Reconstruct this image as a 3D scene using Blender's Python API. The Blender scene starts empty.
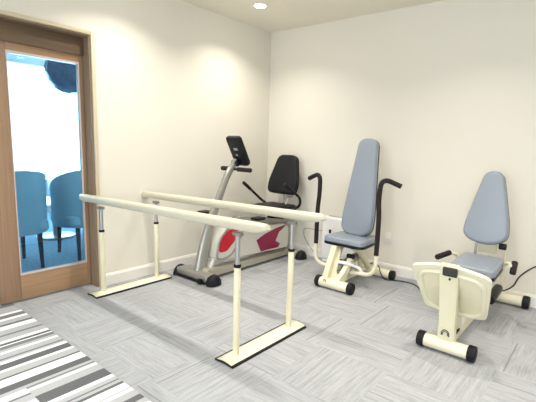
import bpy, bmesh, math, random
from mathutils import Vector, Matrix, Quaternion
random.seed(7)
SC = bpy.context.scene
COL = SC.collection

# ------------------------------------------------------------------ camera
cd = bpy.data.cameras.new('camera'); cam = bpy.data.objects.new('camera', cd); COL.objects.link(cam)
SC.camera = cam
cd.sensor_fit = 'HORIZONTAL'; cd.sensor_width = 36
cd.lens = 409.3 / 536 * 36
cd.shift_x = -(277.96 - 268) / 536
cd.shift_y = (210.74 - 201) / 536
cd.clip_start = 0.05; cd.clip_end = 100
yaw, pitch, roll = -0.677, -0.159, 0.033
fw = Vector((math.sin(yaw)*math.cos(pitch), math.cos(yaw)*math.cos(pitch), math.sin(pitch)))
r0 = Vector((math.cos(yaw), -math.sin(yaw), 0)); u0 = r0.cross(fw)
rr = r0*math.cos(roll) + u0*math.sin(roll); uu = -r0*math.sin(roll) + u0*math.cos(roll)
cam.matrix_world = Matrix(((rr.x, uu.x, -fw.x, 3.224), (rr.y, uu.y, -fw.y, -3.78), (rr.z, uu.z, -fw.z, 1.229), (0, 0, 0, 1)))

# ------------------------------------------------------------------ world, exposure, lights
w = bpy.data.worlds.new('world'); SC.world = w; w.use_nodes = True
w.node_tree.nodes['Background'].inputs[0].default_value = (0.62, 0.80, 1.0, 1)
w.node_tree.nodes['Background'].inputs[1].default_value = 3.0
SC.view_settings.view_transform = 'Standard'; SC.view_settings.look = 'None'
SC.view_settings.gamma = 1; SC.view_settings.use_curve_mapping = False
SC.view_settings.exposure = 0.03
LAMP_W = 8.8
LAMP_COL = (1.0, 0.945, 0.85)
DOWNLIGHTS = [(0.52, -0.78), (0.52, -1.95), (2.35, -1.05), (1.44, -1.95), (2.9, -1.95), (4.2, -1.05), (4.2, -1.95),
              (0.52, -3.9), (2.35, -3.9), (4.2, -3.9), (2.35, -5.6)]
def area(name, loc, rot, sx, sy, watts, col, spread=180):
    l = bpy.data.lights.new(name, 'AREA'); l.shape = 'RECTANGLE'; l.size = sx; l.size_y = sy
    l.energy = watts; l.color = col; l.spread = math.radians(spread)
    o = bpy.data.objects.new(name, l); COL.objects.link(o); o.location = loc; o.rotation_euler = rot
    return o
# soft fill panel added behind the camera, and light from the far room's window
area('added_fill', (3.2, -6.85, 1.45), (math.radians(90), 0, 0), 3.6, 2.0, 85, (0.93, 0.96, 1.0))
area('far_daylight', (-4.3, -1.0, 1.5), (0, math.radians(-90), 0), 2.0, 3.4, 330, (0.55, 0.82, 1.0))

# ------------------------------------------------------------------ materials
def mat(name, col, rough=0.5, metal=0.0, spec=0.5, noise=0.0, nscale=30, bump=0.0, bscale=200, coat=0.0):
    m = bpy.data.materials.new(name); m.use_nodes = True
    nt = m.node_tree; b = nt.nodes['Principled BSDF']
    b.inputs['Base Color'].default_value = (*col, 1); b.inputs['Roughness'].default_value = rough
    b.inputs['Metallic'].default_value = metal; b.inputs['Specular IOR Level'].default_value = spec if max(col) > .06 else min(spec, .25)
    b.inputs['Coat Weight'].default_value = coat
    if noise or bump:
        tc = nt.nodes.new('ShaderNodeTexCoord')
    if noise:
        n = nt.nodes.new('ShaderNodeTexNoise'); n.inputs['Scale'].default_value = nscale; n.inputs['Detail'].default_value = 4
        nt.links.new(tc.outputs['Object'], n.inputs['Vector'])
        mx = nt.nodes.new('ShaderNodeMix'); mx.data_type = 'RGBA'
        mx.inputs[6].default_value = (*[c*(1-noise) for c in col], 1); mx.inputs[7].default_value = (*[min(1, c*(1+noise)) for c in col], 1)
        nt.links.new(n.outputs['Fac'], mx.inputs[0]); nt.links.new(mx.outputs[2], b.inputs['Base Color'])
    if bump:
        n2 = nt.nodes.new('ShaderNodeTexNoise'); n2.inputs['Scale'].default_value = bscale; n2.inputs['Detail'].default_value = 3
        nt.links.new(tc.outputs['Object'], n2.inputs['Vector'])
        bp = nt.nodes.new('ShaderNodeBump'); bp.inputs['Strength'].default_value = bump; bp.inputs['Distance'].default_value = 0.002
        nt.links.new(n2.outputs['Fac'], bp.inputs['Height']); nt.links.new(bp.outputs['Normal'], b.inputs['Normal'])
    return m

def wood(name, c1, c2, axis='Z'):
    m = mat(name, c1, 0.45); nt = m.node_tree; b = nt.nodes['Principled BSDF']
    tc = nt.nodes.new('ShaderNodeTexCoord'); mp = nt.nodes.new('ShaderNodeMapping')
    mp.inputs['Scale'].default_value = {'Z': (40, 40, 1.5), 'Y': (40, 1.5, 40)}[axis]
    n = nt.nodes.new('ShaderNodeTexNoise'); n.inputs['Scale'].default_value = 1.6; n.inputs['Detail'].default_value = 6
    n.inputs['Distortion'].default_value = 0.6
    r = nt.nodes.new('ShaderNodeValToRGB'); r.color_ramp.elements[0].color = (*c1, 1); r.color_ramp.elements[1].color = (*c2, 1)
    r.color_ramp.elements[0].position = 0.3; r.color_ramp.elements[1].position = 0.7
    nt.links.new(tc.outputs['Object'], mp.inputs[0]); nt.links.new(mp.outputs[0], n.inputs['Vector'])
    nt.links.new(n.outputs['Fac'], r.inputs[0]); nt.links.new(r.outputs[0], b.inputs['Base Color'])
    return m

def carpet_tiles():
    """quarter-turned grey carpet tiles, 0.455 m, with streaks along each tile's own direction and a few dark lines"""
    m = mat('grey_carpet_tiles', (0.5, 0.5, 0.5), 0.95, spec=0.1); nt = m.node_tree; b = nt.nodes['Principled BSDF']
    N = nt.nodes.new; L = nt.links.new
    def M(op, a, bb=None, c=None):
        n = N('ShaderNodeMath'); n.operation = op
        for i, v in enumerate((a, bb, c)):
            if v is None: continue
            if isinstance(v, (int, float)): n.inputs[i].default_value = v
            else: L(v, n.inputs[i])
        return n.outputs[0]
    g = N('ShaderNodeNewGeometry'); s = N('ShaderNodeSeparateXYZ'); L(g.outputs['Position'], s.inputs[0])
    X, Y = s.outputs[0], s.outputs[1]
    S = 0.457
    tx = M('DIVIDE', M('ADD', X, 4.57-1.493), S); ty = M('DIVIDE', M('ADD', Y, 9.14+0.818), S)
    ix, iy = M('FLOOR', tx), M('FLOOR', ty)
    par = M('MODULO', M('ADD', ix, iy), 2.0)          # 0 or 1
    par = M('GREATER_THAN', par, 0.5)
    fx, fy = M('FRACT', tx), M('FRACT', ty)
    # across = coordinate across the streaks, along = coordinate along them
    def mixf(f, a, c):
        n = N('ShaderNodeMix'); n.data_type = 'FLOAT'; L(f, n.inputs[0]); L(a, n.inputs[2]); L(c, n.inputs[3]); return n.outputs[0]
    across = mixf(par, X, Y); along = mixf(par, Y, X)
    tid = M('ADD', M('MULTIPLY', ix, 7.13), M('MULTIPLY', iy, 3.71))
    def streak(sa, sl, det, seed):
        c = N('ShaderNodeCombineXYZ'); L(M('MULTIPLY', across, sa), c.inputs[0]); L(M('MULTIPLY', along, sl), c.inputs[1]); L(M('ADD', tid, seed), c.inputs[2])
        n = N('ShaderNodeTexNoise'); n.inputs['Scale'].default_value = 1.0; n.inputs['Detail'].default_value = det; L(c.outputs[0], n.inputs['Vector'])
        return n.outputs['Fac']
    s1 = streak(210, 9, 3, 0.0); s2 = streak(60, 2.2, 2, 20.0); s3 = streak(450, 110, 1, 40.0)
    v = M('ADD', M('ADD', M('MULTIPLY', s1, 0.50), M('MULTIPLY', s2, 0.35)), M('MULTIPLY', s3, 0.25))
    r = N('ShaderNodeValToRGB'); L(v, r.inputs[0])
    r.color_ramp.elements[0].position = 0.34; r.color_ramp.elements[0].color = (0.255, 0.261, 0.274, 1)
    r.color_ramp.elements[1].position = 0.68; r.color_ramp.elements[1].color = (0.445, 0.456, 0.478, 1)
    e = r.color_ramp.elements.new(0.50); e.color = (0.35, 0.359, 0.377, 1)
    # thin dark accent line, one per tile, at a place of its own, not running the full length
    wn = N('ShaderNodeTexWhiteNoise'); wn.noise_dimensions = '1D'; L(tid, wn.inputs['W'])
    wn2 = N('ShaderNodeTexWhiteNoise'); wn2.noise_dimensions = '1D'; L(M('ADD', tid, 5.5), wn2.inputs['W'])
    fa = mixf(par, fx, fy)
    d = M('ABSOLUTE', M('SUBTRACT', fa, wn.outputs['Value']))
    line = M('MULTIPLY', M('LESS_THAN', d, 0.008), M('GREATER_THAN', wn2.outputs['Value'], 0.35))
    # seam: the accent line often lies on the edge of a tile
    mx = N('ShaderNodeMix'); mx.data_type = 'RGBA'; L(M('MULTIPLY', line, 0.75), mx.inputs[0]); L(r.outputs[0], mx.inputs[6]); mx.inputs[7].default_value = (0.20, 0.205, 0.22, 1)
    seam = M('MAXIMUM', M('LESS_THAN', fx, 0.006), M('LESS_THAN', fy, 0.006))
    m2 = N('ShaderNodeMix'); m2.data_type = 'RGBA'; L(M('MULTIPLY', seam, 0.10), m2.inputs[0]); L(mx.outputs[2], m2.inputs[6]); m2.inputs[7].default_value = (0.3, 0.3, 0.31, 1)
    L(m2.outputs[2], b.inputs['Base Color'])
    bp = N('ShaderNodeBump'); bp.inputs['Strength'].default_value = 0.25; bp.inputs['Distance'].default_value = 0.002
    L(s3, bp.inputs['Height']); L(bp.outputs['Normal'], b.inputs['Normal'])
    return m

def glass_mat():
    m = bpy.data.materials.new('door_glass'); m.use_nodes = True; nt = m.node_tree; nt.nodes.clear()
    o = nt.nodes.new('ShaderNodeOutputMaterial'); t = nt.nodes.new('ShaderNodeBsdfTransparent'); g = nt.nodes.new('ShaderNodeBsdfGlossy')
    t.inputs[0].default_value = (0.80, 0.93, 1.0, 1); g.inputs['Roughness'].default_value = 0.03
    f = nt.nodes.new('ShaderNodeFresnel'); f.inputs['IOR'].default_value = 1.35
    mx = nt.nodes.new('ShaderNodeMixShader')
    nt.links.new(f.outputs[0], mx.inputs[0]); nt.links.new(t.outputs[0], mx.inputs[1]); nt.links.new(g.outputs[0], mx.inputs[2]); nt.links.new(mx.outputs[0], o.inputs[0])
    return m

def emit(name, col, s):
    m = bpy.data.materials.new(name); m.use_nodes = True; b = m.node_tree.nodes['Principled BSDF']
    b.inputs['Base Color'].default_value = (*col, 1); b.inputs['Emission Color'].default_value = (*col, 1); b.inputs['Emission Strength'].default_value = s
    return m

WALL = mat('cream_wallpaper', (0.80, 0.760, 0.670), 0.85, spec=0.2, bump=0.12, bscale=350)
CEIL = mat('ceiling_paint', (0.86, 0.81, 0.70), 0.9, spec=0.1)
BASE = mat('white_baseboard', (0.84, 0.81, 0.76), 0.5)
CARPET = carpet_tiles()
WOODZ = wood('door_wood_upright', (0.30, 0.185, 0.115), (0.38, 0.24, 0.15), 'Z')
WOODY = wood('door_wood_level', (0.33, 0.20, 0.11), (0.42, 0.265, 0.15), 'Y')
JAMB = wood('jamb_wood', (0.23, 0.165, 0.11), (0.29, 0.21, 0.145), 'Z')
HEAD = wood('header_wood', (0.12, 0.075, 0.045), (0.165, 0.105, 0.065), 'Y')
EDGE = mat('pale_frame_edge', (0.62, 0.54, 0.38), 0.5)
BEAD = mat('glazing_bead', (0.62, 0.52, 0.47), 0.35)
GLASS = glass_mat()
CREAM = mat('cream_enamel', (0.84, 0.79, 0.60), 0.32, coat=0.2)
CREAM2 = mat('cream_plastic', (0.80, 0.75, 0.54), 0.35)
RAILM = mat('cream_rail_coating', (0.58, 0.545, 0.43), 0.38, noise=0.03)
CHROME = mat('chrome_tube', (0.55, 0.55, 0.56), 0.28, metal=1)
BLACK = mat('black_plastic', (0.01, 0.01, 0.012), 0.4)
RUBBER = mat('black_rubber', (0.008, 0.008, 0.011), 0.55)
GRIPM = mat('dark_foam_grip', (0.022, 0.017, 0.017), 0.75, bump=0.3, bscale=500)
BLUE = mat('blue_grey_vinyl', (0.255, 0.290, 0.345), 0.36, spec=0.5, noise=0.03, nscale=12)
BLKV = mat('black_vinyl', (0.012, 0.012, 0.014), 0.45, bump=0.2, bscale=300)
SILVER = mat('silver_paint', (0.36, 0.35, 0.32), 0.32, metal=0.55)
PEARL = mat('pearl_plastic', (0.62, 0.60, 0.54), 0.35)
OLIVE = mat('warm_silver_paint', (0.50, 0.47, 0.38), 0.35, metal=0.4)
RED = mat('red_decal', (0.55, 0.012, 0.03), 0.3)
MAROON = mat('maroon_decal', (0.27, 0.010, 0.055), 0.3)
WHITEP = mat('white_plastic', (0.90, 0.90, 0.89), 0.4)
GREYL = mat('grey_label', (0.30, 0.33, 0.38), 0.5)
SCREEN = mat('dark_display', (0.05, 0.05, 0.045), 0.2)
STEELG = mat('grey_cylinder', (0.33, 0.32, 0.30), 0.35, metal=0.6)
CABLE = mat('dark_cable', (0.05, 0.045, 0.045), 0.5)
LITE = emit('lamp_glow', (1.0, 0.95, 0.85), 30)
RUGC = {'w': mat('rug_white', (0.86, 0.87, 0.87), 0.95, spec=0.1, noise=0.06, nscale=150),
        'l': mat('rug_light_grey', (0.44, 0.447, 0.465), 0.95, spec=0.1, noise=0.14, nscale=150),
        'm': mat('rug_mid_grey', (0.20, 0.204, 0.214), 0.95, spec=0.1, noise=0.2, nscale=150),
        'd': mat('rug_dark_grey', (0.135, 0.14, 0.148), 0.95, spec=0.1, noise=0.25, nscale=150)}

# ------------------------------------------------------------------ helpers
def thing(name, label, cat, loc=(0, 0, 0), group=None):
    o = bpy.data.objects.new(name, None); COL.objects.link(o); o.location = loc
    o.empty_display_size = 0.1
    o['label'] = label; o['category'] = cat
    if group: o['group'] = group
    return o
def root_of(o):
    while o.parent: o = o.parent
    return o
def obj(name, bm, m, parent=None, sharp=35, label=None):
    """link a bmesh given in world coordinates as ONE mesh object"""
    if parent is not None:
        bmesh.ops.translate(bm, verts=bm.verts, vec=-root_of(parent).location)
    bmesh.ops.recalc_face_normals(bm, faces=bm.faces)
    me = bpy.data.meshes.new(name); bm.to_mesh(me); bm.free()
    for mm in (m if isinstance(m, (list, tuple)) else [m]): me.materials.append(mm)
    me.polygons.foreach_set('use_smooth', [True]*len(me.polygons)); me.set_sharp_from_angle(angle=math.radians(sharp))
    o = bpy.data.objects.new(name, me); COL.objects.link(o)
    if parent is not None: o.parent = parent
    if label: o['label'] = label
    return o
def tag(o, label, cat, group=None):
    o['label'] = label; o['category'] = cat
    if group: o['group'] = group
    return o
def struct(name, bm, m, parent=None, sharp=35):
    o = obj(name, bm, m, parent, sharp)
    if parent is None: o['kind'] = 'structure'
    return o
def join(bm, other):
    me = bpy.data.meshes.new('tmp'); other.to_mesh(me); other.free(); bm.from_mesh(me); bpy.data.meshes.remove(me); return bm
def NB(): return bmesh.new()
def box(x0, x1, y0, y1, z0, z1, bev=0.0, seg=2, bm=None):
    b = bmesh.new(); bmesh.ops.create_cube(b, size=1)
    for v in b.verts: v.co = Vector((x0+(v.co.x+.5)*(x1-x0), y0+(v.co.y+.5)*(y1-y0), z0+(v.co.z+.5)*(z1-z0)))
    if bev: bmesh.ops.bevel(b, geom=b.edges[:], offset=bev, segments=seg, profile=0.5, affect='EDGES')
    return join(bm, b) if bm else b
def catmull(P, n=8):
    P = [Vector(p) for p in P]; out = []
    for i in range(len(P)-1):
        p0 = P[i-1] if i else P[0]*2-P[1]; p1, p2 = P[i], P[i+1]; p3 = P[i+2] if i+2 < len(P) else P[-1]*2-P[-2]
        for k in range(n):
            t = k/n
            out.append(0.5*((2*p1)+(-p0+p2)*t+(2*p0-5*p1+4*p2-p3)*t*t+(-p0+3*p1-3*p2+p3)*t**3))
    out.append(P[-1]); return out
def fillet(P, r, n=6):
    """straight polyline with rounded corners"""
    P = [Vector(p) for p in P]; out = [P[0]]
    for i in range(1, len(P)-1):
        a = (P[i-1]-P[i]); c = (P[i+1]-P[i]); rr_ = min(r, a.length*.49, c.length*.49)
        A = P[i]+a.normalized()*rr_; Cc = P[i]+c.normalized()*rr_
        for k in range(n+1):
            t = k/n; out.append(A*(1-t)**2+P[i]*2*t*(1-t)+Cc*t*t)
    out.append(P[-1]); return out
def tube(P, r, n=16, bm=None, closed=False, cap=True, section=None, up=None):
    """sweep a circle (or section: list of (a, b)) along points; r number or per-point list"""
    P = [Vector(p) for p in P]; R_ = r if isinstance(r, (list, tuple)) else [r]*len(P)
    sec = section or [(math.cos(2*math.pi*k/n), math.sin(2*math.pi*k/n)) for k in range(n)]
    n = len(sec); b = bmesh.new(); rings = []
    def tan(i):
        if closed: return (P[(i+1) % len(P)]-P[i-1]).normalized()
        return (P[min(i+1, len(P)-1)]-P[max(i-1, 0)]).normalized()
    t = tan(0); ref = Vector(up) if up else (Vector((0, 0, 1)) if abs(t.z) < .9 else Vector((0, 1, 0)))
    a = t.cross(ref).normalized(); c = a.cross(t).normalized()
    for i, p in enumerate(P):
        t2 = tan(i); q = t.rotation_difference(t2); a = q @ a; c = q @ c; t = t2
        rings.append([b.verts.new(p+a*(s[0]*R_[i])+c*(s[1]*R_[i])) for s in sec])
    m_ = len(P) if closed else len(P)-1
    for i in range(m_):
        A, B = rings[i], rings[(i+1) % len(P)]
        for k in range(n): b.faces.new((A[k], A[(k+1) % n], B[(k+1) % n], B[k]))
    if cap and not closed: b.faces.new(rings[0][::-1]); b.faces.new(rings[-1])
    return join(bm, b) if bm else b
def cyl(p0, p1, r, r2=None, bev=0.0, n=24, bm=None):
    p0, p1 = Vector(p0), Vector(p1); r2 = r if r2 is None else r2; d = p1-p0; L_ = d.length; u = d.normalized()
    if bev:
        pts = [p0, p0+u*bev*.3, p0+u*bev, p1-u*bev, p1-u*bev*.3, p1]; rs = [r-bev, r-bev*.3, r, r2, r2-bev*.3, r2-bev]
    else: pts = [p0, p1]; rs = [r, r2]
    return tube(pts, rs, n, bm)
def prism(poly, O, U, V, W, t, bev=0.0, seg=3, bm=None, dome=0.0):
    """polygon (u, v) in the plane O+uU+vV, extruded by t along W, rims bevelled"""
    O, U, V, W = Vector(O), Vector(U), Vector(V), Vector(W); b = bmesh.new()
    lo = [b.verts.new(O+U*u+V*v) for u, v in poly]; hi = [b.verts.new(O+U*u+V*v+W*t) for u, v in poly]
    f0 = b.faces.new(lo[::-1]); f1 = b.faces.new(hi); n = len(poly)
    for k in range(n): b.faces.new((lo[k], lo[(k+1) % n], hi[(k+1) % n], hi[k]))
    if bev:
        es = list(f1.edges)+list(f0.edges)
        bmesh.ops.bevel(b, geom=es, offset=bev, segments=seg, profile=0.5, affect='EDGES')
    return join(bm, b) if bm else b
def rpoly(pts, rad, n=6):
    """round the corners of a polygon; rad number or list"""
    out = []; m_ = len(pts)
    for i in range(m_):
        p = Vector((*pts[i], 0)); a = Vector((*pts[i-1], 0))-p; c = Vector((*pts[(i+1) % m_], 0))-p
        r = rad[i] if isinstance(rad, (list, tuple)) else rad; r = min(r, a.length*.49, c.length*.49)
        if r <= 1e-5: out.append((p.x, p.y)); continue
        A = p+a.normalized()*r; Cc = p+c.normalized()*r
        for k in range(n+1):
            t = k/n; q = A*(1-t)**2+p*2*t*(1-t)+Cc*t*t; out.append((q.x, q.y))
    return out
def pad(outline, O, U, V, W, t, edge=0.02, dome=0.0, rings=6):
    """upholstered pad: outline shrinks smoothly towards the front face, which bulges by dome; the back is flat"""
    O, U, V, W = Vector(O), Vector(U), Vector(V), Vector(W); b = bmesh.new(); n = len(outline)
    cu = sum(p[0] for p in outline)/n; cv = sum(p[1] for p in outline)/n
    # inward normals
    nor = []
    for i in range(n):
        a = Vector(outline[i-1]); c = Vector(outline[(i+1) % n]); d = (c-a).normalized(); nn = Vector((-d.y, d.x))
        if nn.dot(Vector((cu, cv))-Vector(outline[i])) < 0: nn = -nn
        nor.append(nn)
    layers = [(edge*.35, 0.0), (0.0, edge*.35)]
    for k in range(1, rings+1):
        th = math.pi/2*k/rings; layers.append((edge*(1-math.cos(th)), t-edge+edge*math.sin(th)))
    R_ = []
    for ins, h in layers:
        R_.append([b.verts.new(O+U*(outline[i][0]+nor[i].x*ins)+V*(outline[i][1]+nor[i].y*ins)+W*h) for i in range(n)])
    last = [(outline[i][0]+nor[i].x*edge, outline[i][1]+nor[i].y*edge) for i in range(n)]
    for s in (0.8, 0.55, 0.3, 0.1):
        R_.append([b.verts.new(O+U*(cu+(p[0]-cu)*s)+V*(cv+(p[1]-cv)*s)+W*(t+dome*(1-s*s))) for p in last])
    for A, B in zip(R_, R_[1:]):
        for k in range(n): b.faces.new((A[k], A[(k+1) % n], B[(k+1) % n], B[k]))
    b.faces.new(R_[0][::-1]); b.faces.new(R_[-1])
    return b
def copy_tree(o, parent=None, dl=None, **props):
    c = o.copy(); COL.objects.link(c); c.parent = parent
    if parent is None and dl is not None: c.location = o.location+Vector(dl)
    for k, v in props.items(): c[k] = v
    for ch in [x for x in bpy.data.objects if x.parent == o and x.name in COL.objects]: copy_tree(ch, c)
    return c

# ------------------------------------------------------------------ the room
H = 2.5; XR = 6.0; YB = -7.0
struct('floor', box(-0.24, XR+.15, YB-.15, 0.15, -0.1, 0.0), CARPET)
struct('ceiling', box(0, XR, YB, 0, H, H+.12), CEIL)
struct('wall_right', box(-0.2, XR+.15, 0.0, 0.15, 0, H+.12), WALL)          # the wall behind the machines
DY0, DY1, DZ = -3.46, -2.123, 2.03
b = box(-.2, 0, DY1, 0, 0, H+.12); box(-.2, 0, DY0, DY1, DZ, H+.12, bm=b); box(-.2, 0, YB-.15, DY0, 0, H+.12, bm=b)
struct('wall_left', b, WALL)
struct('wall_side', box(XR, XR+.15, YB-.15, 0, 0, H+.12), WALL)
WX0, WX1 = 1.2, 5.2
b = box(0, WX0, YB-.15, YB, 0, H+.12); box(WX1, XR, YB-.15, YB, 0, H+.12, bm=b)
box(WX0, WX1, YB-.15, YB, 0, .4, bm=b); box(WX0, WX1, YB-.15, YB, 2.3, H+.12, bm=b)
struct('wall_back', b, WALL)
b = NB()
for x in (WX0+.03, (WX0+WX1)/2, WX1-.03): box(x-.03, x+.03, YB-.1, YB-.03, .4, 2.3, bm=b)
box(WX0, WX1, YB-.1, YB-.03, .4, .46, bm=b); box(WX0, WX1, YB-.1, YB-.03, 2.24, 2.3, bm=b)
struct('added_window', b, WHITEP)  # unseen window, added to go with the fill light

def skirting(p0, p1, nrm):
    """baseboard with a lipped top, profile swept straight; nrm points into the room"""
    p0, p1, nrm = Vector(p0), Vector(p1), Vector(nrm); prof = [(0, 0), (.013, 0), (.013, .082), (.009, .088), (.009, .094), (.004, .1), (0, .1)]
    b = bmesh.new(); A = [b.verts.new(p0+nrm*d+Vector((0, 0, z))) for d, z in prof]; B = [b.verts.new(p1+nrm*d+Vector((0, 0, z))) for d, z in prof]
    for k in range(len(prof)): b.faces.new((A[k], A[(k+1) % len(prof)], B[(k+1) % len(prof)], B[k]))
    b.faces.new(A[::-1]); b.faces.new(B); return b
struct('baseboard_left', skirting((0, -2.11, 0), (0, -.013, 0), (1, 0, 0)), BASE, sharp=15)
struct('baseboard_right', skirting((0, 0, 0), (XR, 0, 0), (0, -1, 0)), BASE, sharp=15)

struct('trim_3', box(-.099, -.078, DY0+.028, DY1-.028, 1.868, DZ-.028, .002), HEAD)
# door opening: brown lining with a pale front edge
b = box(-.2, -.002, DY1-.028, DY1, 0, DZ); box(-.2, -.002, DY0, DY0+.028, 0, DZ, bm=b); box(-.2, -.002, DY0+.028, DY1-.028, DZ-.028, DZ, bm=b)
struct('trim_1', b, JAMB)
b = box(-.002, .012, DY1-.014, DY1+.012, 0, DZ+.012, .003); box(-.002, .012, DY0-.012, DY0+.014, 0, DZ+.012, .003, bm=b)
box(-.002, .012, DY0+.014, DY1-.014, DZ-.016, DZ+.012, .003, bm=b)
struct('trim_2', b, EDGE)

def door(name, xf, y0, y1):
    """glazed sliding leaf; xf = its room face"""
    x0 = xf-.035; z0, z1 = .012, DZ-.032
    gy0, gy1, gz0, gz1 = y0+.135, y1-.032, .215, 1.80
    b = box(x0, xf, y0, gy0-.0015, z0, z1, .002); box(x0, xf, gy1, y1, z0, z1, .002, bm=b)
    d = struct(name, b, WOODZ)
    b = box(x0+.001, xf-.001, gy0, gy1, z0, gz0-.012, .0015); box(x0+.001, xf-.001, gy0, gy1, gz1+.016, z1, .0015, bm=b)
    obj('door_rail', b, WOODY, d)
    b = box(x0-.002, xf+.003, gy0, gy1, gz0-.012, gz0, .001); box(x0-.002, xf+.003, gy0, gy1, gz1, gz1+.016, .001, bm=b)
    box(x0-.002, xf+.003, gy0, gy0+.008, gz0, gz1, .001, bm=b); box(x0-.002, xf+.003, gy1-.008, gy1, gz0, gz1, .001, bm=b)
    obj('glazing_bead', b, BEAD, d)
    obj('door_glass', box(x0+.013, x0+.019, gy0+.006, gy1-.006, gz0-.002, gz1+.002), GLASS, d)
    return d
door('door_1', -.100, -2.822, -2.152)
door('door_2', -.145, -3.43, -2.76)

# striped rug laid along the front, stripes run away from the room's long wall
def rug():
    row1 = [(-0.085, 'm'), (-0.049, 'l'), (0.066, 'w'), (0.102, 'm'), (0.159, 'w'), (0.197, 'l'), (0.259, 'd'), (0.286, 'w'), (0.350, 'l'), (0.418, 'm'), (0.440, 'l'), (0.504, 'w'), (0.54, 'd'), (0.569, 'w'), (0.582, 'm'), (0.621, 'l'), (0.652, 'w'), (0.677, 'l'), (0.731, 'm'), (0.748, 'l'), (0.768, 'w'), (0.798, 'd'), (0.86, 'w'), (0.885, 'l'), (0.946, 'd'), (0.962, 'w'), (1.035, 'd'), (1.093, 'l'), (1.117, 'm'), (1.13, 'l'), (1.139, 'w'), (1.162, 'l'), (1.226, 'd'), (1.31, 'w'), (1.339, 'l'), (1.372, 'm'), (1.385, 'l'), (1.408, 'd'), (1.43, 'w'), (1.482, 'l'), (1.493, 'w'), (1.519, 'l'), (1.57, 'd'), (1.612, 'l'), (1.653, 'w')]
    x = 1.70; rnd = random.Random(3)
    def more(r, x, xe):
        prev = r[-1][1]
        while x < xe:
            c = rnd.choice([k for k in 'wlmdwl' if k != prev]); r.append((x, c)); prev = c
            x += {'w': rnd.uniform(.02, .06), 'l': rnd.uniform(.02, .08), 'm': rnd.uniform(.015, .03), 'd': rnd.uniform(.02, .08)}[c]
    more(row1, x, 3.9)
    rows = [row1]
    for k in range(4):
        r = [(-0.085, 'l')]; more(r, rnd.uniform(-.05, 0.02), 3.9); rows.append(r)
    b = bmesh.new(); idx = {'w': 0, 'l': 1, 'm': 2, 'd': 3}
    ys = [-2.755, -3.10, -3.56, -4.01, -4.47, -4.93]; T = .006
    # the first row ends at -3.10 right of x = 1.06 and at -3.30 left of it
    def q(x0, x1, y0, y1, c):
        y0, y1 = min(y0, y1), max(y0, y1)
        vs = [b.verts.new(v) for v in ((x0, y0, T), (x1, y0, T), (x1, y1, T), (x0, y1, T), (x0, y0, .0005), (x1, y0, .0005), (x1, y1, .0005), (x0, y1, .0005))]
        for f in ((0, 1, 2, 3), (7, 6, 5, 4), (0, 4, 5, 1), (1, 5, 6, 2), (2, 6, 7, 3), (3, 7, 4, 0)):
            fc = b.faces.new([vs[i] for i in f]); fc.material_index = idx[c]
    for k, r in enumerate(rows):
        for i, (x0, c) in enumerate(r):
            x1 = r[i+1][0] if i+1 < len(r) else 3.93
            if k == 0: q(x0, x1, ys[0], -3.10 if x0 > 1.08 else -3.50, c)
            elif k == 1:
                if x1 <= 1.093: continue
                q(max(x0, 1.093), x1, -3.10, -3.56, c)
            else: q(x0, x1, -3.50 if k == 2 and x1 <= 1.09 else ys[k], ys[k+1], c)
    o = obj('striped_rug', b, [RUGC[k] for k in 'wlmd'])
    tag(o, 'grey, white and charcoal striped rug laid flat on the floor beside the glass door', 'rug')
rug()

# ------------------------------------------------------------------ ceiling downlights
def downlight(x, y, label):
    t = thing('ceiling_light', label, 'light', (x, y, H), 'recessed ceiling downlights')
    b = tube([(x+.058*math.cos(a), y+.058*math.sin(a), H-.004) for a in [2*math.pi*k/32 for k in range(32)]], .007, 10, closed=True)
    obj('trim_ring', b, WHITEP, t)
    obj('lamp_disc', tube([(x, y, H-.001), (x, y, H-.008), (x, y, H-.016), (x, y, H-.021), (x, y, H-.023)], [.052, .050, .040, .022, .006], 32), LITE, t)
    l = bpy.data.lights.new('downlight', 'AREA'); l.shape = 'DISK'; l.size = .08; l.energy = LAMP_W; l.color = LAMP_COL; l.spread = math.radians(126)
    lo = bpy.data.objects.new('downlight', l); COL.objects.link(lo); lo.location = (0, 0, -.026); lo.parent = t
for i, (x, y) in enumerate(DOWNLIGHTS):
    downlight(x, y, 'bright round recessed downlight near the ceiling corner, above the exercise bike' if i == 0 else 'round recessed downlight in the ceiling out of view')

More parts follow.
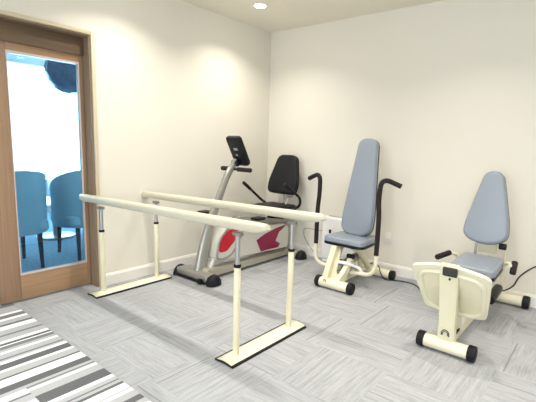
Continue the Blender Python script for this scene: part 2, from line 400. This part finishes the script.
# ------------------------------------------------------------------ parallel bars
def bars():
    t = thing('parallel_bars', 'cream walking parallel bars on two floor plates beside the glass door', 'parallel bars', (0.92, -1.94, 0))
    for xc in (.172, 1.668):
        dzl = -.032 if xc < 1 else .005
        # low arched plate on a black rubber sole
        prof = [(-.064, .008), (-.058, .004), (0, .014), (.058, .004), (.064, .008), (.055, .015), (.036, .022), (.0, .027), (-.036, .022), (-.055, .015)]
        b = prism(prof, (xc, -2.285, 0), (1, 0, 0), (0, 0, 1), (0, 1, 0), .70)
        pl = obj('base_plate', b, CREAM, t, sharp=50)
        obj('rubber_sole', prism([(-.073, 0), (-.055, 0), (0, .006), (.055, 0), (.073, 0), (.073, .010), (0, .019), (-.073, .010)], (xc, -2.287, 0), (1, 0, 0), (0, 0, 1), (0, 1, 0), .704), RUBBER, pl)
        for yc in (-2.19, -1.69):
            p = obj('post', cyl((xc, yc, .012), (xc, yc, .545+dzl), .0195, bev=.002), CREAM2, t)
            obj('collar', cyl((xc, yc, .54+dzl), (xc, yc, .558+dzl), .0215, bev=.003), BLACK, p)
            obj('inner_tube', cyl((xc, yc, .545+dzl), (xc, yc, .738+dzl), .0145), CHROME, p)
            obj('bracket', box(xc-.03, xc+.03, yc-.017, yc+.017, .722+dzl, .742+dzl, .004), STEELG, p)
    sec = []
    for k in range(28):   # flattened round section, a little wider at the underside
        a = 2*math.pi*k/28; cx, cz = math.cos(a), math.sin(a)
        sec.append((.036*math.copysign(abs(cx)**.8, cx), .034*math.copysign(abs(cz)**(.8 if cz > 0 else .45), cz)*(1 if cz > 0 else .72)))
    for yc, x0, x1 in ((-2.19, -.145, 1.885), (-1.69, -.15, 1.915)):
        xs = [x0, x0+.006, x0+.03, x0+.08, x1-.08, x1-.03, x1-.006, x1]; rs = [.50, .62, .84, 1, 1, .84, .62, .50]
        b = tube([(x, yc, .749+.0205*(x+.13)+(1-q)*.030) for x, q in zip(xs, rs)], rs, section=sec)
        rl = obj('hand_rail', b, RAILM, t)
bars()

# ------------------------------------------------------------------ floor tube with end caps
def foot_tube(name, parent, m, xc, half, y, z, r, capl=.045, capr=.05):
    f = obj(name, cyl((xc-half+capl*.6, y, z), (xc+half-capl*.6, y, z), r, bev=.002), m, parent)
    for s in (-1, 1):
        obj('end_cap', cyl((xc+s*(half-capl), y, z), (xc+s*half, y, z), capr, bev=.008), RUBBER, f)
    return f
def arc_badge(parent, x, y, z, s, nrm_y=-1):
    b = NB()
    for k, r in enumerate((.018, .012)):
        pts = [(x+r*math.cos(a)*s, y, z+r*1.25*math.sin(a)*s) for a in [math.radians(-20+220*i/12) for i in range(13)]]
        tube(pts, .0025 if k == 0 else .002, 6, bm=b)
    return obj('badge', b, GREYL if s < 1 else BLACK, parent)

# ------------------------------------------------------------------ chest press machine (tall back)
def press():
    X = 1.465
    t = thing('chest_press_machine', 'cream exercise machine with tall blue-grey backrest and two black lever arms, by the wall', 'exercise machine', (X, -.5, 0))
    ft = foot_tube('front_foot', t, CREAM, X+.018, .182, -.80, .05, .043, .045, .05)
    foot_tube('rear_foot', t, CREAM, X, .295, -.17, .045, .04, .045, .045)
    # floor beam
    obj('floor_beam', box(X-.03, X+.03, -.78, -.18, .04, .09, .006), CREAM, t)
    # front upright: a broad plate leaning back under the seat
    poly = rpoly([(-.83, .06), (-.75, .06), (-.60, .25), (-.54, .375), (-.68, .375), (-.72, .30), (-.79, .17)], .03)
    obj('front_upright', prism(poly, (X-.095, 0, 0), (0, 1, 0), (0, 0, 1), (1, 0, 0), .05, .008), CREAM2, t)
    poly = rpoly([(-.83, .06), (-.72, .06), (-.66, .14), (-.56, .24), (-.60, .27), (-.74, .15), (-.80, .12)], .02)
    obj('side_plate', prism(poly, (X+.035, 0, 0), (0, 1, 0), (0, 0, 1), (1, 0, 0), .04, .006), CREAM2, t)
    # apron panel joining the two above the foot
    poly = rpoly([(X-.14, .055), (X+.09, .055), (X+.065, .11), (X-.01, .15), (X-.02, .37), (X-.12, .37), (X-.10, .20), (X-.135, .12)], .012)
    ap = obj('front_panel', prism(poly, (0, -.80, 0), (1, 0, 0), (0, .42, .907), (0, .907, -.42), .02, .005), CREAM2, t)
    arc_badge(ft, X-.055, -.845, .075, .8)
    # rear strut from the seat down to the rear foot
    obj('rear_strut', tube(fillet([(X+.03, -.60, .37), (X+.03, -.42, .30), (X+.03, -.17, .07)], .05), .032, 16), CREAM2, t)
    obj('back_post', tube(fillet([(X, -.30, .10), (X, -.40, .42), (X, -.25, 1.15)], .05), .022, 14), CREAM, t)
    # resistance cylinder with its bright link rod
    c = obj('resistance_cylinder', cyl((X-.02, -.70, .17), (X-.02, -.35, .21), .038, bev=.006), STEELG, t)
    cyl_b = cyl((X+.0, -.72, .115), (X+.0, -.40, .115), .03, bev=.006); obj('lower_cylinder', cyl_b, STEELG, t)
    obj('link_rod', tube(fillet([(X-.01, -.70, .225), (X+.06, -.68, .225), (X+.15, -.60, .18), (X+.17, -.58, .13)], .03), .014, 12), WHITEP, t)
    obj('pivot_bolt', cyl((X+.02, -.60, .27), (X+.09, -.60, .27), .022, bev=.004), BLACK, t)
    # seat
    sp = rpoly([(-.205, 0), (.205, 0), (.185, .37), (-.185, .37)], [.07, .07, .05, .05], 8)
    s = obj('seat', pad(sp, (X, -.685, .385), (1, 0, 0), (0, 1, 0), (0, 0, 1), .05, .018, .008), BLUE, t)
    obj('seat_base', prism(sp, (X, -.687, .364), (1, 0, 0), (0, 1, 0), (0, 0, 1), .023, .004), BLACK, s)
    # tall tapered backrest, leaning back
    V = Vector((0, .155, .88)).normalized(); Wn = V.cross(Vector((1, 0, 0))).normalized()
    if Wn.y > 0: Wn = -Wn
    bp = rpoly([(-.08, 0), (.08, 0), (.150, .05), (.155, .17), (.088, .89), (-.088, .89), (-.155, .17), (-.150, .05)], [.05, .05, .06, .10, .075, .075, .10, .06], 8)
    bk = obj('backrest', pad(bp, Vector((X+.018, -.445, .432)), (1, 0, 0), V, Wn, .06, .022, .012), BLUE, t)
    obj('backrest_shell', prism(bp, Vector((X+.018, -.445, .432))-Wn*.012, (1, 0, 0), V, Wn, .016, .003), BLACK, bk)
    # lever arms
    yl = -.60
    for s_ in (-1, 1):
        xo = 1.143 if s_ < 0 else 1.76
        low = [(xo, yl, .50), (xo, yl, .25), (xo-s_*.02, yl, .165), (xo-s_*.10, yl, .125), (X+s_*.07, yl+.02, .125)]
        a = obj('lever_arm', tube(fillet([low[0], (xo, yl, .14), (X+s_*.07, yl, .128)], .11, 10), .0185, 16), CREAM, t)
        top = fillet([(xo, yl, .325), (xo, yl, .66), (xo-s_*.014, yl, .80), (xo-s_*.005, yl+.01, .99), (xo+s_*.15, yl+.06, .925)], .10, 9)
        obj('hand_grip', tube(top, .0205, 16), GRIPM, a)
        obj('pivot_hub', cyl((X+s_*.05, yl, .128), (X+s_*.10, yl, .128), .03, bev=.005), CREAM2, a)
press()

# ------------------------------------------------------------------ leg machine (short back)
def legm():
    X = 2.57
    t = thing('leg_press_machine', 'cream exercise machine with wide curved foot plate and short blue-grey backrest, nearest the camera', 'exercise machine', (X, -.7, 0))
    ft = foot_tube('front_foot', t, CREAM, X+.003, .172, -1.285, .050, .041, .045, .049)
    foot_tube('rear_foot', t, CREAM, X, .285, -.09, .055, .042, .05, .05)
    obj('floor_beam', box(X-.03, X+.03, -1.27, -.10, .045, .105, .008), CREAM2, t)
    # slanting column
    b = bmesh.new()
    def ring(y, z, w, d): return [b.verts.new(v) for v in ((X-w, y-d, z), (X+w, y-d, z), (X+w, y+d, z), (X-w, y+d, z))]
    R_ = [ring(-1.27, .07, .050, .03), ring(-1.285, .2, .046, .03), ring(-1.345, .50, .052, .026), ring(-1.36, .58, .056, .022)]
    for A, B in zip(R_, R_[1:]):
        for k in range(4): b.faces.new((A[k], A[(k+1) % 4], B[(k+1) % 4], B[k]))
    b.faces.new(R_[0][::-1]); b.faces.new(R_[-1])
    bmesh.ops.bevel(b, geom=b.edges[:], offset=.007, segments=2, affect='EDGES')
    col = obj('column', b, CREAM2, t)
    arc_badge(ft, X-.002, -1.311, .13, 1.25)
    dz = Vector((0, -.035, .30)).normalized()
    dw = Vector((0, -1, -.117)).normalized()
    O = Vector((X+.012, -1.377, .517)); 
    d = obj('display', prism(rpoly([(-.040, 0), (.040, 0), (.040, .050), (-.040, .050)], .006), O, (1, 0, 0), dz, dw, .014, .002), SCREEN, col)
    obj('screw', cyl((X+.01, -1.368, .496), (X+.01, -1.378, .494), .006), BLACK, col)
    # gusset behind the column, with an opening
    b = prism(rpoly([(-1.26, .09), (-1.19, .07), (-.80, .10), (-.90, .16), (-1.12, .34), (-1.27, .30)], .02), (X-.012, 0, 0), (0, 1, 0), (0, 0, 1), (1, 0, 0), .045, .004)
    g = obj('gusset', b, CREAM2, t)
    obj('opening_frame', prism(rpoly([(-1.13, .225), (-.99, .170), (-1.02, .125), (-1.07, .115)], .012), (X+.033, 0, 0), (0, 1, 0), (0, 0, 1), (1, 0, 0), .002), WHITEP, g)
    obj('rubber_stop', box(X+.03, X+.042, -1.22, -1.15, .11, .128, .003), BLACK, g)
    # foot plate, leaning away from the sitter, slightly bowed
    U = Vector((1, 0, 0)); V = Vector((0, -.20, .32)).normalized(); W = Vector((0, -.848, -.53))
    O = Vector((X, -1.15, .235))
    out = []
    top = [(-.24, .345), (-.15, .383), (-.07, .402), (0, .408), (.07, .402), (.15, .383), (.22, .352)]
    out = rpoly([(.185, .0), (.205, .17)]+[p for p in reversed(top)]+[(-.21, .17), (-.185, 0), (-.10, -.018), (0, -.022), (.10, -.018)], .03, 5)
    def bow(bm_):   # wings curve back towards the sitter
        for v in bm_.verts:
            u = v.co.x-X; v.co.y += .35*u*u; 
        return bm_
    b = prism(out, O, U, V, W, .02)
    bmesh.ops.subdivide_edges(b, edges=b.edges[:], cuts=1)
    fp = obj('foot_plate', bow(b), CREAM, t)
    for s in (-1, 1):
        path2 = rpoly([(s*.04, .35), (s*.175, .315), (s*.165, .03), (s*.04, .02)], [.02, .07, .08, .02], 8)
        b = prism(rpoly([(s*.045, .345), (s*.17, .31), (s*.16, .035), (s*.045, .025)], [.02, .07, .08, .02], 8), O+W*.0195, U, V, W, .004, .001)
        bow(b); obj('recess_panel', b, CREAM2, fp)
    ringp = rpoly([(-.185, .33), (0, .36), (.185, .33), (.17, .02), (0, .005), (-.17, .02)], [.08, .05, .08, .09, .05, .09], 10)
    pts = [O+W*.022+U*u+V*v for u, v in ringp]
    b = tube(pts, .015, 10, closed=True); bow(b)
    obj('raised_rim', b, CREAM, fp)
    # seat
    sp = rpoly([(-.152, 0), (.152, 0), (.142, .40), (-.142, .40)], [.04, .04, .05, .05], 8)
    V2 = Vector((0, 1, .03)).normalized(); W2 = Vector((0, -.03, 1)).normalized()
    s = obj('seat', pad(sp, (X-.01, -.83, .392), (1, 0, 0), V2, W2, .055, .02, .008), BLUE, t)
    obj('seat_base', prism(sp, (X-.01, -.83, .369), (1, 0, 0), V2, W2, .025, .004), BLACK, s)
    obj('seat_carriage', box(X-.07, X+.07, -.72, -.46, .27, .353, .01), CREAM2, t)
    obj('guide_rail', tube([(X-.0, -1.10, .23), (X, -.20, .25)], .024, 14), CREAM, t)
    obj('rear_upright', tube([(X, -.22, .06), (X, -.25, .40)], .03, 14), CREAM, t)
    obj('resistance_cylinder', cyl((X+.09, -.60, .17), (X+.09, -.32, .19), .034, bev=.006), BLACK, t)
    obj('lower_cylinder', cyl((X+.04, -.66, .12), (X+.04, -.35, .12), .03, bev=.005), BLACK, t)
    # short backrest
    V3 = Vector((0, .11, .49)).normalized(); W3 = Vector((0, -.49, .11)).normalized()
    bp = rpoly([(-.10, .01), (0, -.01), (.10, .01), (.158, .06), (.150, .17), (.062, .555), (-.062, .555), (-.150, .17), (-.158, .06)], [.05, .05, .05, .05, .06, .065, .065, .06, .05], 8)
    OB = Vector((X-.028, -.395, .535))
    bk = obj('backrest', pad(bp, OB, (1, 0, 0), V3, W3, .065, .024, .012), BLUE, t)
    obj('backrest_shell', prism(bp, OB-W3*.012, (1, 0, 0), V3, W3, .016, .003), BLACK, bk)
    obj('back_bracket', box(X-.075, X+.055, -.37, -.33, .46, .66, .008), CREAM2, t)
    obj('back_rod', tube([(X-.09, -.37, .44), (X-.09, -.35, .66)], .010, 10), CHROME, t)
    obj('back_tube', tube([(X+.10, -.27, .14), (X+.10, -.25, .70)], .007, 10), CREAM, t)
    kb = cyl((X+.075, -.40, .535), (X+.125, -.40, .535), .024, bev=.005); obj('adjuster_knob', kb, BLACK, t)
    # side handles
    for s_ in (-1, 1):
        xo = X-.02+s_*.215
        a = obj('handle_arm', tube(fillet([(X-.02, -.48, .33), (X-.02+s_*.15, -.48, .335), (xo-s_*.05, -.50, .44), (xo-s_*.01, -.56, .455), (xo, -.62, .455)], .04, 6), .012, 12), CREAM, t)
        if s_ < 0: g0, g1 = (xo+.012, -.58, .462), (xo-.025, -.755, .452)
        else: g0, g1 = (xo+.018, -.56, .475), (xo+.02, -.62, .40)
        obj('hand_grip', cyl(g0, g1, .0205, bev=.006), GRIPM, a)
legm()

# ------------------------------------------------------------------ recumbent exercise bike
def bike():
    X = .42
    t = thing('exercise_bike', 'silver and red recumbent exercise bike with black seat, in the room corner', 'exercise bike', (X, -.8, 0))
    # front stabiliser: flat silver bar with rounded black end feet and transport rollers
    fs = obj('front_stabiliser', box(.20, .62, -1.50, -1.39, .022, .085, .015, 3), SILVER, t)
    for x0, x1 in ((.15, .235), (.60, .705)):
        b = bmesh.new(); bmesh.ops.create_uvsphere(b, u_segments=20, v_segments=12, radius=1)
        for v in b.verts:
            v.co = Vector(((x0+x1)/2+v.co.x*(x1-x0)*.56, -1.445+v.co.y*.078, .008+max(0, v.co.z)*.088))
        obj('end_foot', b, RUBBER, fs)
    obj('roller', cyl((.53, -1.515, .026), (.57, -1.515, .026), .024, bev=.004), BLACK, fs)
    obj('axle_strip', box(.22, .60, -1.512, -1.498, .008, .024, .003), BLACK, fs)
    rs = obj('rear_stabiliser', box(.20, .66, -.25, -.15, .02, .075, .012, 3), SILVER, t)
    for xc in (.17, .695):
        b = bmesh.new(); bmesh.ops.create_uvsphere(b, u_segments=20, v_segments=12, radius=1)
        for v in b.verts: v.co = Vector((xc+v.co.x*.06, -.20+v.co.y*.075, .006+max(0, v.co.z)*.09))
        obj('end_foot', b, RUBBER, rs)
    # main floor beam
    obj('main_beam', prism(rpoly([(-1.46, .03), (-.18, .03), (-.18, .075), (-1.40, .105)], .015), (X+.035, 0, 0), (0, 1, 0), (0, 0, 1), (1, 0, 0), .085, .01), OLIVE, t)
    # front mast: wide at the foot, sweeping up and back to the console
    pth = catmull([(X, -1.40, .07), (X, -1.36, .26), (X, -1.29, .48), (X, -1.16, .76), (X, -1.06, .95), (X, -.955, 1.065)], 6)
    rs_ = [.066-.030*min(1, i/len(pth)*1.6) for i in range(len(pth))]
    b = tube(pth, rs_, 18)
    for v in b.verts: v.co.x = X+(v.co.x-X)*.72
    obj('mast', b, SILVER, t)
    obj('mast_brace', tube(catmull([(X+.05, -1.33, .08), (X+.05, -1.20, .30), (X+.04, -1.10, .47)], 6), .022, 12), PEARL, t)
    # drive housing and long side cover, with decals standing slightly proud
    hs = rpoly([(-1.305, .17), (-1.275, .35), (-1.18, .45), (-1.00, .48), (-.80, .46), (-.62, .40), (-.30, .385), (-.235, .355), (-.235, .115), (-.60, .13), (-1.10, .15), (-1.24, .155)], [.04, .08, .08, .08, .08, .08, .04, .02, .02, .03, .03, .03], 6)
    bc = prism(hs, (X-.09, 0, 0), (0, 1, 0), (0, 0, 1), (1, 0, 0), .20, .018, 4)
    sc = obj('side_cover', bc, PEARL, t)
    xs = X+.109
    # raised outline of the front drive housing
    hp = rpoly([(-1.30, .19), (-1.27, .35), (-1.18, .445), (-1.02, .47), (-.95, .42), (-1.03, .27), (-1.13, .175), (-1.24, .165)], .05, 6)
    pts = [Vector((xs, y, z)) for y, z in hp]
    obj('housing_rim', tube(pts, .011, 8, closed=True), SILVER, sc)
    red = rpoly([(-1.27, .235), (-1.275, .30), (-1.245, .363), (-1.16, .43), (-1.02, .44), (-1.065, .32), (-1.175, .232)], .03, 6)
    obj('red_decal', prism(red, (xs-.001, 0, 0), (0, 1, 0), (0, 0, 1), (1, 0, 0), .004, .001), RED, sc)
    arrow = [(-.76, .271), (-.687, .14), (-.405, .14), (-.38, .178), (-.455, .215), (-.40, .305), (-.26, .375), (-.45, .356), (-.636, .316)]
    obj('maroon_decal', prism(arrow, (xs-.001, 0, 0), (0, 1, 0), (0, 0, 1), (1, 0, 0), .004, .001), MAROON, sc)
    # seat rail, seat and backrest
    obj('seat_rail', prism(rpoly([(-.98, .49), (-.95, .53), (-.30, .43), (-.18, .40), (-.18, .34), (-.34, .36)], .015), (X-.035, 0, 0), (0, 1, 0), (0, 0, 1), (1, 0, 0), .09, .01), SILVER, t)
    obj('rear_post', tube([(X+.06, -.20, .06), (X+.06, -.20, .38)], .03, 14), SILVER, t)
    obj('seat_post', box(X-.05, X+.05, -.42, -.24, .40, .525, .012), BLACK, t)
    sp = rpoly([(-.20, 0), (.20, 0), (.19, .42), (-.19, .42)], [.08, .08, .06, .06], 8)
    obj('seat', pad(sp, (X, -.60, .525), (1, 0, 0), Vector((0, 1, 0)), (0, 0, 1), .065, .028, .01), BLKV, t)
    V = Vector((0, .12, .43)).normalized(); W = Vector((0, -.43, .12)).normalized()
    bp = rpoly([(-.19, 0), (.19, 0), (.205, .12), (.125, .44), (-.125, .44), (-.205, .12)], [.07, .07, .06, .07, .07, .06], 8)
    obj('backrest', pad(bp, (X, -.215, .69), (1, 0, 0), V, W, .065, .026, .014), BLKV, t)
    obj('back_bracket', tube(fillet([(X, -.30, .55), (X, -.17, .58), (X, -.16, .78)], .05), .022, 12), SILVER, t)
    obj('adjust_lever', tube(fillet([(X+.10, -.30, .57), (X+.10, -.25, .66), (X+.13, -.20, .68)], .03), .010, 10), CHROME, t)
    # side handles beside the seat
    a = obj('side_handle', tube(fillet([(X-.20, -.28, .585), (X-.26, -.26, .595), (.15, -.56, .812)], .03), .014, 12), BLACK, t)
    obj('hand_grip', cyl((.15, -.46, .742), (.15, -.57, .818), .018, bev=.004), GRIPM, a)
    a = obj('side_handle', tube(fillet([(X+.18, -.30, .545), (.68, -.24, .585), (.71, -.28, .68), (.70, -.40, .76), (.70, -.54, .835)], .06), .014, 12), BLACK, t)
    obj('hand_grip', cyl((.70, -.44, .782), (.70, -.55, .842), .018, bev=.004), GRIPM, a)
    # crossbar under the console
    hb = obj('handlebar', cyl((X-.14, -1.0, .99), (X+.22, -1.0, .99), .0125, bev=.002), BLACK, t)
    for x0, x1 in ((X-.15, X-.06), (X+.06, X+.235)):
        obj('hand_grip', cyl((x0, -1.0, .99), (x1, -1.0, .99), .021, bev=.006), GRIPM, hb)
    # console: screen faces the seat, its back shows
    V = Vector((0, -.155, .275)).normalized(); W = Vector((0, -.275, -.155)).normalized()
    O = Vector((X+.055, -.90, 1.04))
    co = obj('console', prism(rpoly([(-.085, 0), (.09, 0), (.09, .30), (-.085, .30)], [.03, .03, .018, .018]), O, (1, 0, 0), V, W, .035, .008), BLACK, t)
    obj('console_screen', prism(rpoly([(-.065, .11), (.07, .11), (.07, .27), (-.065, .27)], .01), O-W*.003, (1, 0, 0), V, W, .004), SCREEN, co)
    obj('grey_sticker', prism([(-.03, .165), (.02, .165), (.02, .19), (-.03, .19)], O+W*.0345, (1, 0, 0), V, W, .0015), GREYL, co)
    obj('grey_sticker', prism([(-.03, .105), (-.005, .105), (-.005, .125), (-.03, .125)], O+W*.0345, (1, 0, 0), V, W, .0015), GREYL, co)
    obj('console_bracket', cyl((X-.035, -.965, 1.045), (X+.035, -.965, 1.045), .032, bev=.006), BLACK, co)
    # cranks and pedals
    ck = obj('crank_axle', cyl((X-.16, -1.02, .44), (X+.16, -1.02, .44), .018), STEELG, t)
    for s_, dy, dz_ in ((-1, -.14, .10), (1, .16, .06)):
        c = obj('crank_arm', tube([(X+s_*.155, -1.02, .44), (X+s_*.155, -1.02+dy, .44+dz_)], .011, 10), STEELG, t)
        cy, cz = -1.02+dy, .44+dz_+.02
        x0 = X+s_*.165; x1 = X+s_*.265
        obj('pedal', box(min(x0, x1), max(x0, x1), cy-.055, cy+.055, cz-.012, cz+.014, .006), BLACK, t)
bike()

# ------------------------------------------------------------------ white air purifier against the wall
t = thing('air_purifier', 'white rounded box appliance with a small black sensor, against the wall behind the blue seat', 'air purifier', (1.09, -.065, 0))
b = box(.885, 1.30, -.118, -.016, .025, .50, .03, 5); obj('body', b, WHITEP, t)
obj('base', box(.91, 1.275, -.11, -.025, 0, .03, .008), WHITEP, t)
obj('sensor', box(.985, 1.012, -.1215, -.117, .325, .365, .0008), BLACK, t)
obj('air_outlet', box(.95, 1.23, -.085, -.05, .498, .503, .001), GREYL, t)

# ------------------------------------------------------------------ wall outlet, cables
t = thing('wall_outlet', 'white wall outlet plate on the cream wall just past the tall machine', 'outlet', (1.597, 0, .355))
obj('plate', box(1.564, 1.630, -.007, 0, .298, .412, .003), BASE, t)
obj('socket', box(1.580, 1.614, -.0095, -.007, .335, .375, .001), BASE, t)

def cable(name, pts, r, label):
    o = obj(name, tube(catmull(pts, 8), r, 8), CABLE); tag(o, label, 'cable')
cable('power_cable', [(1.52, -.21, .12), (1.57, -.215, .14), (1.62, -.22, .115), (1.65, -.225, .05), (1.70, -.225, .006), (1.80, -.17, .006), (1.87, -.155, .006), (1.96, -.17, .006), (2.05, -.27, .006), (2.18, -.44, .006), (2.35, -.52, .006), (2.50, -.50, .006)], .005,
      'dark power cable running over the floor from the tall machine towards the foot plate')
cable('power_cable', [(2.60, -.23, .13), (2.68, -.14, .13), (2.725, -.06, .16), (2.75, -.035, .225), (2.80, -.03, .29), (2.87, -.03, .35), (2.98, -.03, .40), (3.10, -.03, .42)], .006,
      'dark power cable rising along the wall behind the short-backed machine')
cable('power_cable', [(.87, -.012, .31), (.62, -.012, .305), (.585, -.012, .27), (.60, -.014, .20), (.66, -.02, .13), (.74, -.02, .05), (.79, -.03, .006), (.85, -.05, .006)], .002,
      'thin dark cable hanging on the wall behind the exercise bike')

# ------------------------------------------------------------------ the room beyond the glass door
FLOOR2 = mat('far_carpet', (0.20, 0.31, 0.38), 0.95, spec=0.1, noise=0.5, nscale=35)
W2 = mat('far_wall_paint', (0.66, 0.70, 0.72), 0.8)
struct('floor_far', box(-4.2, -.24, -4.2, 1.0, -.1, 0), FLOOR2)
struct('ceiling_far', box(-4.0, -.2, -4.2, .8, 2.62, 2.74), CEIL)
struct('wall_far_back', box(-4.0, -.2, .8, .95, 0, 2.74), W2)
struct('wall_far_front', box(-4.0, -.2, -4.35, -4.2, 0, 2.74), W2)
b = box(-4.15, -4.0, -4.35, -2.6, 0, 2.74); box(-4.15, -4.0, .7, .95, 0, 2.74, bm=b); box(-4.15, -4.0, -2.6, .7, 0, .55, bm=b); box(-4.15, -4.0, -2.6, .7, 2.35, 2.74, bm=b)
struct('wall_far_window', b, W2)
b = NB()
for y in (-2.57, -1.5, -.4, .67): box(-4.1, -4.04, y-.03, y+.03, .55, 2.35, bm=b)
struct('window_2', b, WHITEP)
# gathered sheer curtains under a pelmet
def curtain(y0, y1, label):
    b = bmesh.new(); n = 60; V_ = []
    for z in (.35, 1.4, 2.30):
        V_.append([b.verts.new((-3.90+.022*math.sin(i*1.15)+.008*math.sin(i*.37), y0+(y1-y0)*i/n, z)) for i in range(n+1)])
    for A, B in zip(V_, V_[1:]):
        for i in range(n): b.faces.new((A[i], A[i+1], B[i+1], B[i]))
    g = bmesh.ops.solidify(b, geom=b.faces[:], thickness=.002)
    o = obj('sheer_curtain', b, SHEER, sharp=80); tag(o, label, 'curtain', 'sheer curtains behind the glass door')
SHEER = bpy.data.materials.new('sheer_fabric'); SHEER.use_nodes = True
nt = SHEER.node_tree; nt.nodes.clear(); o_ = nt.nodes.new('ShaderNodeOutputMaterial')
a_ = nt.nodes.new('ShaderNodeBsdfTranslucent'); b_ = nt.nodes.new('ShaderNodeBsdfTransparent'); m_ = nt.nodes.new('ShaderNodeMixShader')
a_.inputs[0].default_value = (.9, .93, .95, 1); m_.inputs[0].default_value = .5
nt.links.new(b_.outputs[0], m_.inputs[1]); nt.links.new(a_.outputs[0], m_.inputs[2]); nt.links.new(m_.outputs[0], o_.inputs[0])
curtain(-2.6, -1.0, 'white sheer curtain over the bright window beyond the glass door')
curtain(-.95, .7, 'white sheer curtain in the far corner beyond the glass door')
tag(obj('pelmet', box(-3.995, -3.84, -2.7, .75, 2.31, 2.45, .01), W2), 'pale blue pelmet box above the window in the far room', 'pelmet')

t = thing('pendant_lamp', 'dark blue round pendant lampshade hanging in the room beyond the glass door', 'lamp', (-1.8, -1.49, 1.99))
b = bmesh.new(); bmesh.ops.create_icosphere(b, subdivisions=4, radius=.25)
rn = random.Random(5)
for v in b.verts: v.co = v.co*(1+rn.uniform(-.012, .012))+Vector((-1.8, -1.49, 1.99))
obj('shade', b, mat('dark_blue_beads', (.06, .10, .17), .25, noise=.8, nscale=45), t, sharp=10)
obj('cord', cyl((-1.8, -1.49, 2.2), (-1.8, -1.49, 2.62), .006), BLACK, t)

CH = mat('blue_chair_fabric', (.30, .48, .58), .9, bump=.3, bscale=150); LEGM = mat('dark_chair_leg', (.012, .02, .04), .5)
def chair(x, y, label):
    t = thing('upholstered_chair', label, 'chair', (x, y, 0), 'upholstered chairs in the far room')
    sp = rpoly([(-.25, -.25), (.25, -.25), (.25, .25), (-.25, .25)], .08, 6)
    obj('seat', pad(sp, (x, y, .36), (1, 0, 0), (0, 1, 0), (0, 0, 1), .10, .03, .01), CH, t)
    # wrap-round back
    b = bmesh.new(); rows = []
    n = 18
    for k in range(n+1):
        a = math.radians(-115+230*k/n)
        ht = .93-.22*(abs(k-n/2)/(n/2))**2.2
        for q, (r, z) in enumerate(((.235, .34), (.285, ht), (.32, ht-.01), (.285, .34))):
            pass
        rows.append([b.verts.new((x+math.cos(a)*r, y+math.sin(a)*r, z)) for r, z in ((.235, .38), (.262, ht), (.30, ht), (.29, .34))])
    for A, B in zip(rows, rows[1:]):
        for q in range(4): b.faces.new((A[q], A[(q+1) % 4], B[(q+1) % 4], B[q]))
    b.faces.new(rows[0]); b.faces.new(rows[-1][::-1])
    obj('backrest', b, CH, t, sharp=50)
    for sx in (-1, 1):
        for sy in (-1, 1):
            obj('leg', tube([(x+sx*.23, y+sy*.16, 0), (x+sx*.21, y+sy*.155, .37)], [.016, .024], 10), LEGM, t)
chair(-1.10, -2.40, 'blue upholstered chair with dark legs behind the glass, on the door-stile side')
chair(-1.10, -1.73, 'blue upholstered chair with dark legs behind the glass, next to the door jamb')
t = thing('added_table', 'pale round low table, added for bright patches, between the chairs beyond the glass door', 'table', (-2.1, -1.6, 0))  # table added to give the bright patches low behind the glass
WT = mat('pale_table_top', (.8, .84, .86), .3)
obj('table_top', cyl((-2.1, -1.6, .43), (-2.1, -1.6, .46), .42, bev=.008, n=40), WT, t)
obj('pedestal', cyl((-2.1, -1.6, .02), (-2.1, -1.6, .43), .035), STEELG, t)
obj('table_foot', cyl((-2.1, -1.6, 0), (-2.1, -1.6, .025), .22, bev=.006), STEELG, t)
